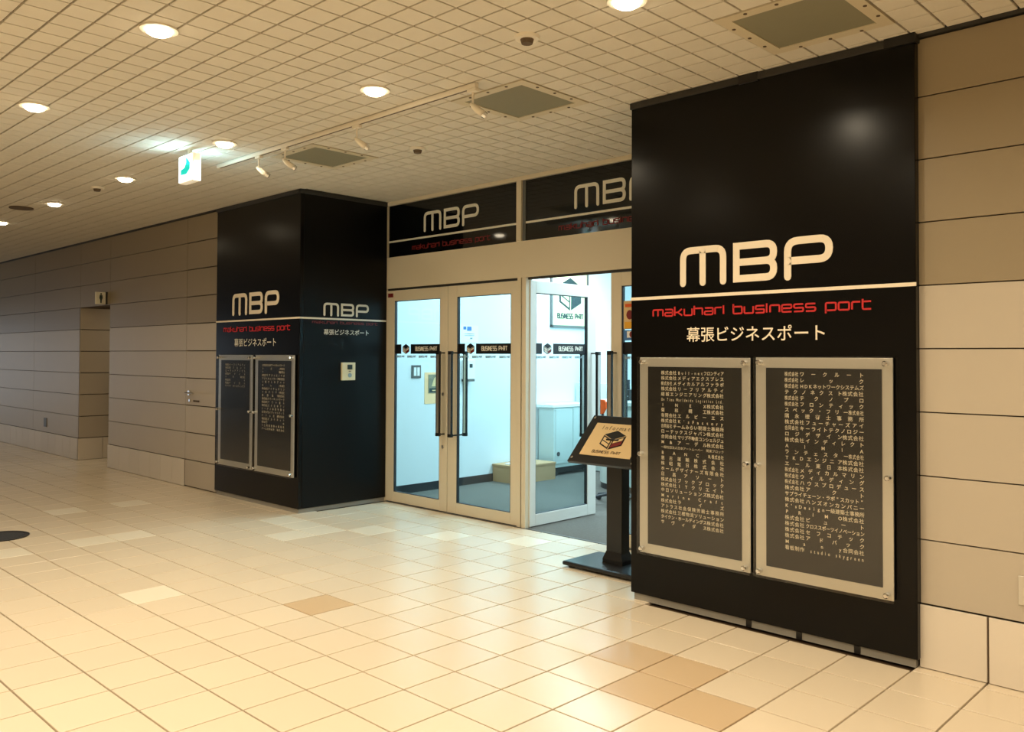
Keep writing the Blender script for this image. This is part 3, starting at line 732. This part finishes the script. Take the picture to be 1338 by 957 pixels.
for i, (vx, vy) in enumerate(VENTS):
    lab = ['square grey ceiling vent above the near black pillar', 'square grey ceiling vent at the right end of the track rail', 'square grey ceiling vent near the far black pillar'][i]
    t = thing('ceiling_vent', (vx+1, vy+1, 10), lab, 'ceiling vent', 'square ceiling vents')
    a0, a1, b0, b1 = vx+.01, vx+1.99, vy+.01, vy+1.99; w = .20
    part('frame', m_vfr, t, (a0, a1, b0, b0+w, 9.985, 10.04), (a0, a1, b1-w, b1, 9.985, 10.04), (a0, a0+w, b0+w, b1-w, 9.985, 10.04), (a1-w, a1, b0+w, b1-w, 9.985, 10.04))
    part('grille', m_vent, t, (a0+w, a1-w, b0+w, b1-w, 10.0, 10.04))
    mb = MB()
    for k in (.25, .5, .75):
        for (x, y) in ((a0+2*k, b0+.07), (a0+2*k, b1-.07), (a0+.07, b0+2*k), (a1-.07, b0+2*k)): mb.cyl((x, y, 9.975), .03, .015, n=8)
    tag(mb.build('screws', m_gap, t), kind='stuff')
def sprink(x, y, lab):
    t = thing('smoke_detector', (x, y, 10), lab, 'smoke detector', 'small detectors on the passage ceiling')
    MB().cyl((x, y, 9.95), .19, .05, n=24, r2=.21).build('base', m_ring, t, smooth=False)
    MB().cyl((x, y, 9.88), .09, .07, n=18, r2=.11).build('sensor', m_gap, t); return t
sp = sprink(-1.5, 2.03, 'round detector with brown centre near the top middle of the ceiling')
copy_tree(sp, (-8.5, 5.55, 10), 'round detector between the track spotlights and the doors')
copy_tree(sp, (-19.55, 1.96, 10), 'tiny detector between two small downlights at the far left')
tag(MB().cyl((-25.3, 1.5, 9.96), .38, .04, n=24).build('ceiling_disc', m_gap), 'flat dark disc on the ceiling beside a far downlight', 'ceiling fitting')

t = thing('track_rail', (-8.8, 3.05, 9.95), 'long thin cream lighting track across the ceiling', 'lighting track')
part('rail', m_ring, t, (-13.9, -3.75, 3.0, 3.1, 9.90, 10.0), bevel=.01)
part('rail_slot', m_gap, t, (-13.8, -3.85, 3.03, 3.07, 9.895, 9.905))
def spot(x, lab):
    t = thing('track_spotlight', (x, 3.05, 9.9), lab, 'spotlight', 'spotlights on the ceiling track')
    part('adapter', m_ring, t, (x-.12, x+.12, 3.0, 3.1, 9.83, 9.9), bevel=.01)
    MB().tube([(x, 3.05, 9.85), (x, 3.05, 9.55)], .022).build('stem', m_ring, t)
    mb = MB(); mb.tube([(x-.02, 3.0, 9.62), (x, 3.06, 9.57), (x+.05, 3.14, 9.50), (x+.10, 3.22, 9.44)], [.02, .055, .068, .07], n=14); mb.build('head', m_ring, t, smooth=True)
    mb = MB(); mb.tube([(x+.10, 3.22, 9.44), (x+.13, 3.27, 9.40)], [.072, .06], n=14); mb.build('lens', m_chrome, t)
    return t
s0 = spot(-11.75, 'leftmost track spotlight, hanging bright beside the exit sign')
copy_tree(s0, (-10.5, 3.05, 9.9), 'second track spotlight, in front of the far vent')
copy_tree(s0, (-7.55, 3.05, 9.9), 'third track spotlight, right of the far vent')
copy_tree(s0, (-3.85, 3.05, 9.9), 'rightmost track spotlight, at the corner of the middle vent')

# emergency exit sign
t = thing('exit_sign', (-12.87, 1.72, 9.16), 'glowing white and teal exit sign hanging from the ceiling', 'exit sign')
part('housing', m_exits, t, (-13.13, -12.38, 1.62, 1.82, 9.16, 9.85), bevel=.02)
part('face', m_exit, t, (-13.11, -12.41, 1.60, 1.62, 9.18, 9.83)); part('face', m_exit, t, (-13.11, -12.41, 1.82, 1.84, 9.18, 9.83))
for sgn, y in ((1, 1.60), (-1, 1.84)):
    s = Flat((lambda a, b, d: (a, 1.60-d, b)) if sgn > 0 else (lambda a, b, d: (-25.52-a, 1.84+d, b)), .008)
    s.poly([(-12.98, 9.36), (-12.68, 9.35), (-12.50, 9.46), (-12.50, 9.62), (-12.70, 9.77), (-12.69, 9.64), (-12.78, 9.52), (-12.98, 9.48)])
    s.build('pictogram', m_teal, t)
part('bracket', m_ring, t, (-12.82, -12.70, 1.69, 1.75, 9.85, 10.0))
area('exit_sign_lamp', (-12.76, 1.54, 9.5), .6, 2.2, (.5, .86, 1), rot=(math.radians(236), 0, 0), shape='SQUARE')
area('exit_sign_lamp', (-12.76, 1.90, 9.5), .6, 1.8, (.5, .86, 1), rot=(math.radians(124), 0, 0), shape='SQUARE')

# toilet sign projecting over the recess
t = thing('toilet_sign', (-30.6, 6.2, 7.02), 'small cream sign with a dark figure over the wall recess', 'sign')
part('plate', mat('toilet_sign_white', (246, 242, 224), .4, var=.01), t, (-30.68, -30.6, 5.94, 6.36, 7.03, 7.56), bevel=.01)
part('bracket', m_dark, t, (-30.7, -30.5, 6.36, 6.42, 7.02, 7.57))
s = Flat(side(-30.6), .008)
s.poly([(6.165+.035*math.cos(k*math.pi/6), 7.475+.04*math.sin(k*math.pi/6)) for k in range(12)])
s.poly([(6.11, 7.43), (6.22, 7.43), (6.235, 7.30), (6.20, 7.22), (6.19, 7.08), (6.14, 7.08), (6.13, 7.22), (6.095, 7.30)])
s.build('pictogram', m_pict, t)
# outlets
t = thing('wall_outlet', (4.65, YR, 1.28), 'metal wall outlet at the right edge above the skirting', 'wall outlet')
part('cover_plate', m_alu, t, (4.42, 4.82, YR-.03, YR+.01, 1.26, 1.68), bevel=.006); part('socket', m_sign, t, (4.52, 4.72, YR-.045, YR-.03, 1.35, 1.59), bevel=.006)
part('socket_hole', m_gap, t, (4.58, 4.60, YR-.048, YR-.044, 1.50, 1.55), (4.64, 4.66, YR-.048, YR-.044, 1.50, 1.55), (4.58, 4.60, YR-.048, YR-.044, 1.40, 1.45), (4.64, 4.66, YR-.048, YR-.044, 1.40, 1.45))
t = thing('wall_outlet', (-38.2, YL, 1.3), 'small wall outlet on the far left wall section past the recess', 'wall outlet')
part('cover_plate', m_grey, t, (-38.4, -38.0, YL-.03, YL+.01, 1.26, 1.7), bevel=.006)
t = thing('floor_cover', (-17.55, -1.0, 0), 'round black floor cover at the left edge of the picture', 'floor cover')
MB().ring((-17.75, -1.05), .62, .72, 0, .02).build('ring', m_dark, t); MB().cyl((-17.75, -1.05, 0), .62, .012, n=28).build('disc', m_gask, t)

# ------------------------------------------------------------------ shop interior
XW = -15.8
sf = B(-16.4, 1.5, 9.62, 27, -.5, .006).build('floor_carpet', m_carp, org=(-8, 18, 0)); tag(sf, 'dark grey carpet floor inside the shop', 'floor', kind='structure')
w = B(XW-.4, XW, 10.0, 27, 0, 9.6).build('wall_shop_left', m_iwall, org=(XW, 18, 0)); tag(w, 'white left wall inside the shop', 'wall', kind='structure')
tag(B(XW-.4, 1.5, 26.4, 27, 0, 9.6).build('wall_shop_back', m_iwall), 'white rear wall inside the shop', 'wall', kind='structure')
tag(B(1.0, 1.5, 9.66, 26.4, 0, 9.6).build('wall_shop_right', m_iwall), 'white right wall inside the shop', 'wall', kind='structure')
tag(MB().box(-2.42, 1.0, 9.86, 10.0, 0, 9.6).box(-16.4, -15.2, 9.72, 10.0, 0, 9.6).box(-15.2, -2.42, 9.86, 10.02, 7.15, 9.6).build('wall_shop_front', m_iwall), 'white front wall returns inside the shop', 'wall', kind='structure')
tag(B(-16.4, 1.5, 9.86, 27, 9.5, 9.9).build('ceiling_shop', m_iwall), 'white shop ceiling', 'ceiling', kind='structure')
tag(B(XW, XW+.05, 10.0, 26.4, 0, .3).build('baseboard_shop', m_skirt), 'dark skirting along the white shop wall', 'baseboard', kind='structure')
sw = side(XW)
t = thing('light_switch', (XW, 11.56, 4.06), 'grey light switch plate on the shop wall behind the first door', 'switch')
part('plate', m_grey, t, (XW, XW+.04, 11.35, 11.77, 4.06, 4.52), bevel=.006); part('rocker', m_paper, t, (XW+.04, XW+.06, 11.43, 11.54, 4.14, 4.44)); part('rocker', m_paper, t, (XW+.04, XW+.06, 11.58, 11.69, 4.14, 4.44))
t = thing('poster', (XW, 12.35, 3.15), 'cream poster with a framed picture on the shop wall behind the door handle', 'poster')
s = Flat(sw); s.rect(11.96, 12.72, 3.12, 4.26); s.build('sheet', mat('peach_paper', (252, 208, 156), .7, var=.02), t)
s = Flat(lambda a, b, d: (XW+.014+d, a, b)); s.rect(12.13, 12.60, 3.5, 4.18, 0); s.rect(12.17, 12.56, 3.53, 3.68, 1); s.poly([(12.28, 3.75), (12.4, 4.05), (12.5, 4.1), (12.52, 3.75)], 2); s.rect(12.3, 12.52, 3.58, 3.62, 2, .012)
s.build('picture', [m_vent, m_pict, m_wood], t)
t = thing('notice_sheet', (XW, 14.1, 5.4), 'white notice with blue print on the shop wall behind the second door', 'notice')
s = Flat(sw); s.rect(13.66, 14.62, 5.36, 6.02); s.build('sheet', m_paper, t)
s = Flat(lambda a, b, d: (XW+.014+d, a, b)); s.rect(13.84, 13.98, 5.86, 5.97); s.rect(14.03, 14.25, 5.82, 5.97); s.rect(14.2, 14.3, 5.5, 5.56, 1); s.rect(13.9, 14.4, 5.70, 5.715, 1); s.rect(13.9, 14.4, 5.63, 5.645, 1)
s.build('print', [m_blue, m_vgrey], t)
t = thing('wall_dispenser', (XW, 14.0, 4.0), 'white wall box with small display on the shop wall, low behind the second door', 'wall box')
part('body', m_paper, t, (XW, XW+.3, 13.75, 14.2, 3.98, 4.72), bevel=.03); part('display', m_pict, t, (XW+.3, XW+.31, 13.9, 14.05, 4.42, 4.56)); part('tray', m_grey, t, (XW, XW+.3, 13.78, 14.17, 3.9, 3.98))
t = thing('cardboard_box', (-15.2, 16.4, 0), 'long brown cardboard box on the carpet against the white wall', 'box')
part('body', m_card, t, (-15.75, -14.45, 15.4, 17.6, 0, .60), bevel=.01); part('lid', m_card, t, (-15.77, -14.43, 15.38, 17.62, .60, .68), bevel=.01)
tag(B(-15.3, -14.7, 15.6, 16.5, .68, .72).build('paper_sheet', m_paper), 'white sheet lying on the cardboard box', 'paper')
t = thing('wall_sign', (XW, 20, 6.15), 'pale framed sign with dark cube emblem on the shop wall', 'sign')
part('panel', m_pale, t, (XW, XW+.06, 18.84, 21.15, 6.16, 8.75)); part('frame', m_grey, t, (XW, XW+.09, 18.76, 18.86, 6.08, 8.82), (XW, XW+.09, 21.12, 21.22, 6.08, 8.82), (XW, XW+.09, 18.76, 21.22, 6.08, 6.18), (XW, XW+.09, 18.76, 21.22, 8.74, 8.84))
s = Flat(side(XW+.06)); logo(s, 20.0, 7.52, 1.45, 1.42, (0, 1, 2)); s.build('emblem', [m_pict, m_pale, m_redd], t)
s = Flat(side(XW+.06)); stroke_text(s, 'BUSINESS P>RT', 19.17, 20.85, 6.48, .15, .28, rad=.05); s.build('lettering', m_pict, t)
t = thing('low_cabinet', (-15.2, 19.6, 0), 'white low cabinet on castors seen through the open glass door', 'cabinet')
part('body', m_deskw, t, (-15.72, -14.9, 18.0, 20.3, .34, 2.78), bevel=.02); part('worktop', m_paper, t, (-15.74, -14.85, 17.9, 20.32, 2.78, 2.9), bevel=.01)
part('door', m_deskw, t, (-14.9, -14.87, 18.1, 19.15, .5, 2.7), bevel=.005); part('door', m_deskw, t, (-14.9, -14.87, 19.2, 20.2, .5, 2.7), bevel=.005)
part('plinth', m_skirt, t, (-15.6, -15.1, 18.2, 20.2, .1, .34))
for y in (18.25, 20.1): MB().cyl((-15.05, y, .1), .1, .08, ax=0, n=14).build('castor', m_skirt, t)
for y in (18.25, 20.1): MB().cyl((-14.88, y, .9), .09, .03, ax=0, n=14).build('knob', m_skirt, t)
# curved reception desk
t = thing('reception_desk', (-10.4, 18.3, 0), 'white curved reception desk behind the sign stand', 'desk')
def curved(z0, z1, r, ww=.0):
    pts = []
    cx, cy2 = -10.7, 18.5
    for k in range(17):
        a = math.pi*1.0+k*math.pi/2/16; pts.append((cx+r*math.cos(a), cy2+r*math.sin(a)))
    pts = [(cx-r, 22)]+pts+[(-5, cy2-r), (-5, 22)]
    n = len(pts); mb = MB(); mb.add([(x, y, z0) for x, y in pts]+[(x, y, z1) for x, y in pts], [tuple(range(n-1, -1, -1)), tuple(range(n, 2*n))]+[(i, (i+1) % n, n+(i+1) % n, n+i) for i in range(n)])
    return mb
curved(.22, 3.1, 1.75).build('body', m_deskw, t); curved(0, .22, 1.72).build('kick_plate', m_skirt, t); curved(3.1, 3.22, 1.85).build('counter_top', m_deskw, t)
t = thing('partition', (-14.1, 20.4, 0), 'pale green low partition behind the white low cabinet', 'partition')
part('panel', m_deskw, t, (-15.7, -12.6, 20.36, 20.44, .06, 3.72), bevel=.01); part('foot', m_grey, t, (-15.6, -15.5, 20.34, 20.6, 0, .06)); part('foot', m_grey, t, (-12.8, -12.7, 20.34, 20.6, 0, .06))
t = thing('printer', (-11.7, 18.3, 3.22), 'black desktop printer with raised tray on the reception desk', 'printer')
part('body', m_dark, t, (-12.15, -11.1, 17.9, 18.6, 3.22, 3.62), bevel=.03); part('tray', m_gask, t, (-11.85, -11.4, 18.3, 18.38, 3.62, 3.98), bevel=.01); part('paper', m_paper, t, (-11.9, -11.15, 17.7, 17.9, 3.36, 3.40))
t = thing('task_chair', (-9.4, 14.6, 0), 'orange backed chair just inside the open doorway', 'chair')
mb = MB(); pr_ = [(-9.58, 3.46), (-9.24, 3.46), (-9.17, 3.38), (-9.17, 3.18), (-9.28, 3.0), (-9.42, 2.98), (-9.58, 3.12), (-9.63, 3.3)]
n = len(pr_); mb.add([(x, 14.0, z) for x, z in pr_]+[(x, 14.08, z) for x, z in pr_], [tuple(range(n)), tuple(range(2*n-1, n-1, -1))]+[(i+n, (i+1) % n+n, (i+1) % n, i) for i in range(n)]); mb.build('backrest', m_orange, t, bevel=.02)
mb = MB(); mb.tube([(-9.4, 14.1, 3.2), (-9.4, 14.2, 2.6), (-9.4, 14.25, 2.0), (-9.4, 14.5, 1.45)], .05); mb.build('back_stem', m_gask, t)
part('seat', m_gask, t, (-9.95, -8.85, 14.2, 15.2, 1.45, 1.62), bevel=.05)
mb = MB(); mb.tube([(-9.4, 14.7, 1.45), (-9.4, 14.7, .35)], .06); mb.build('gas_column', m_chrome, t)
for k in range(5):
    a = k*2*math.pi/5+.3; mb = MB(); mb.tube([(-9.4, 14.7, .35), (-9.4+.85*math.cos(a), 14.7+.85*math.sin(a), .2)], .05, n=8); mb.cyl((-9.44+.85*math.cos(a), 14.7+.85*math.sin(a), .1), .1, .08, ax=0, n=12); mb.build('leg', m_gask, t)
# shop ceiling fittings
t0 = None
for (x, y, w_) in ((-13, 13, 'by the closed glass doors'), (-13, 19, 'over the low white cabinet'), (-8, 13, 'just inside the open doorway'), (-8, 20, 'over the reception desk'), (-3, 14, 'behind the near pillar'), (-3, 21, 'in the rear right of the shop')):
    t = thing('shop_ceiling_light', (x, y, 9.5), 'flat rectangular shop ceiling light '+w_, 'ceiling light', 'shop ceiling lights')
    part('diffuser', mat('shop_diffuser', (255, 255, 255), .5, emit=(.66, .9, 1), es=3), t, (x-1.8, x+1.8, y-.5, y+.5, 9.4, 9.5))
print('TRIS', sum(len(m.polygons) for m in bpy.data.meshes), 'EMW', EMW)
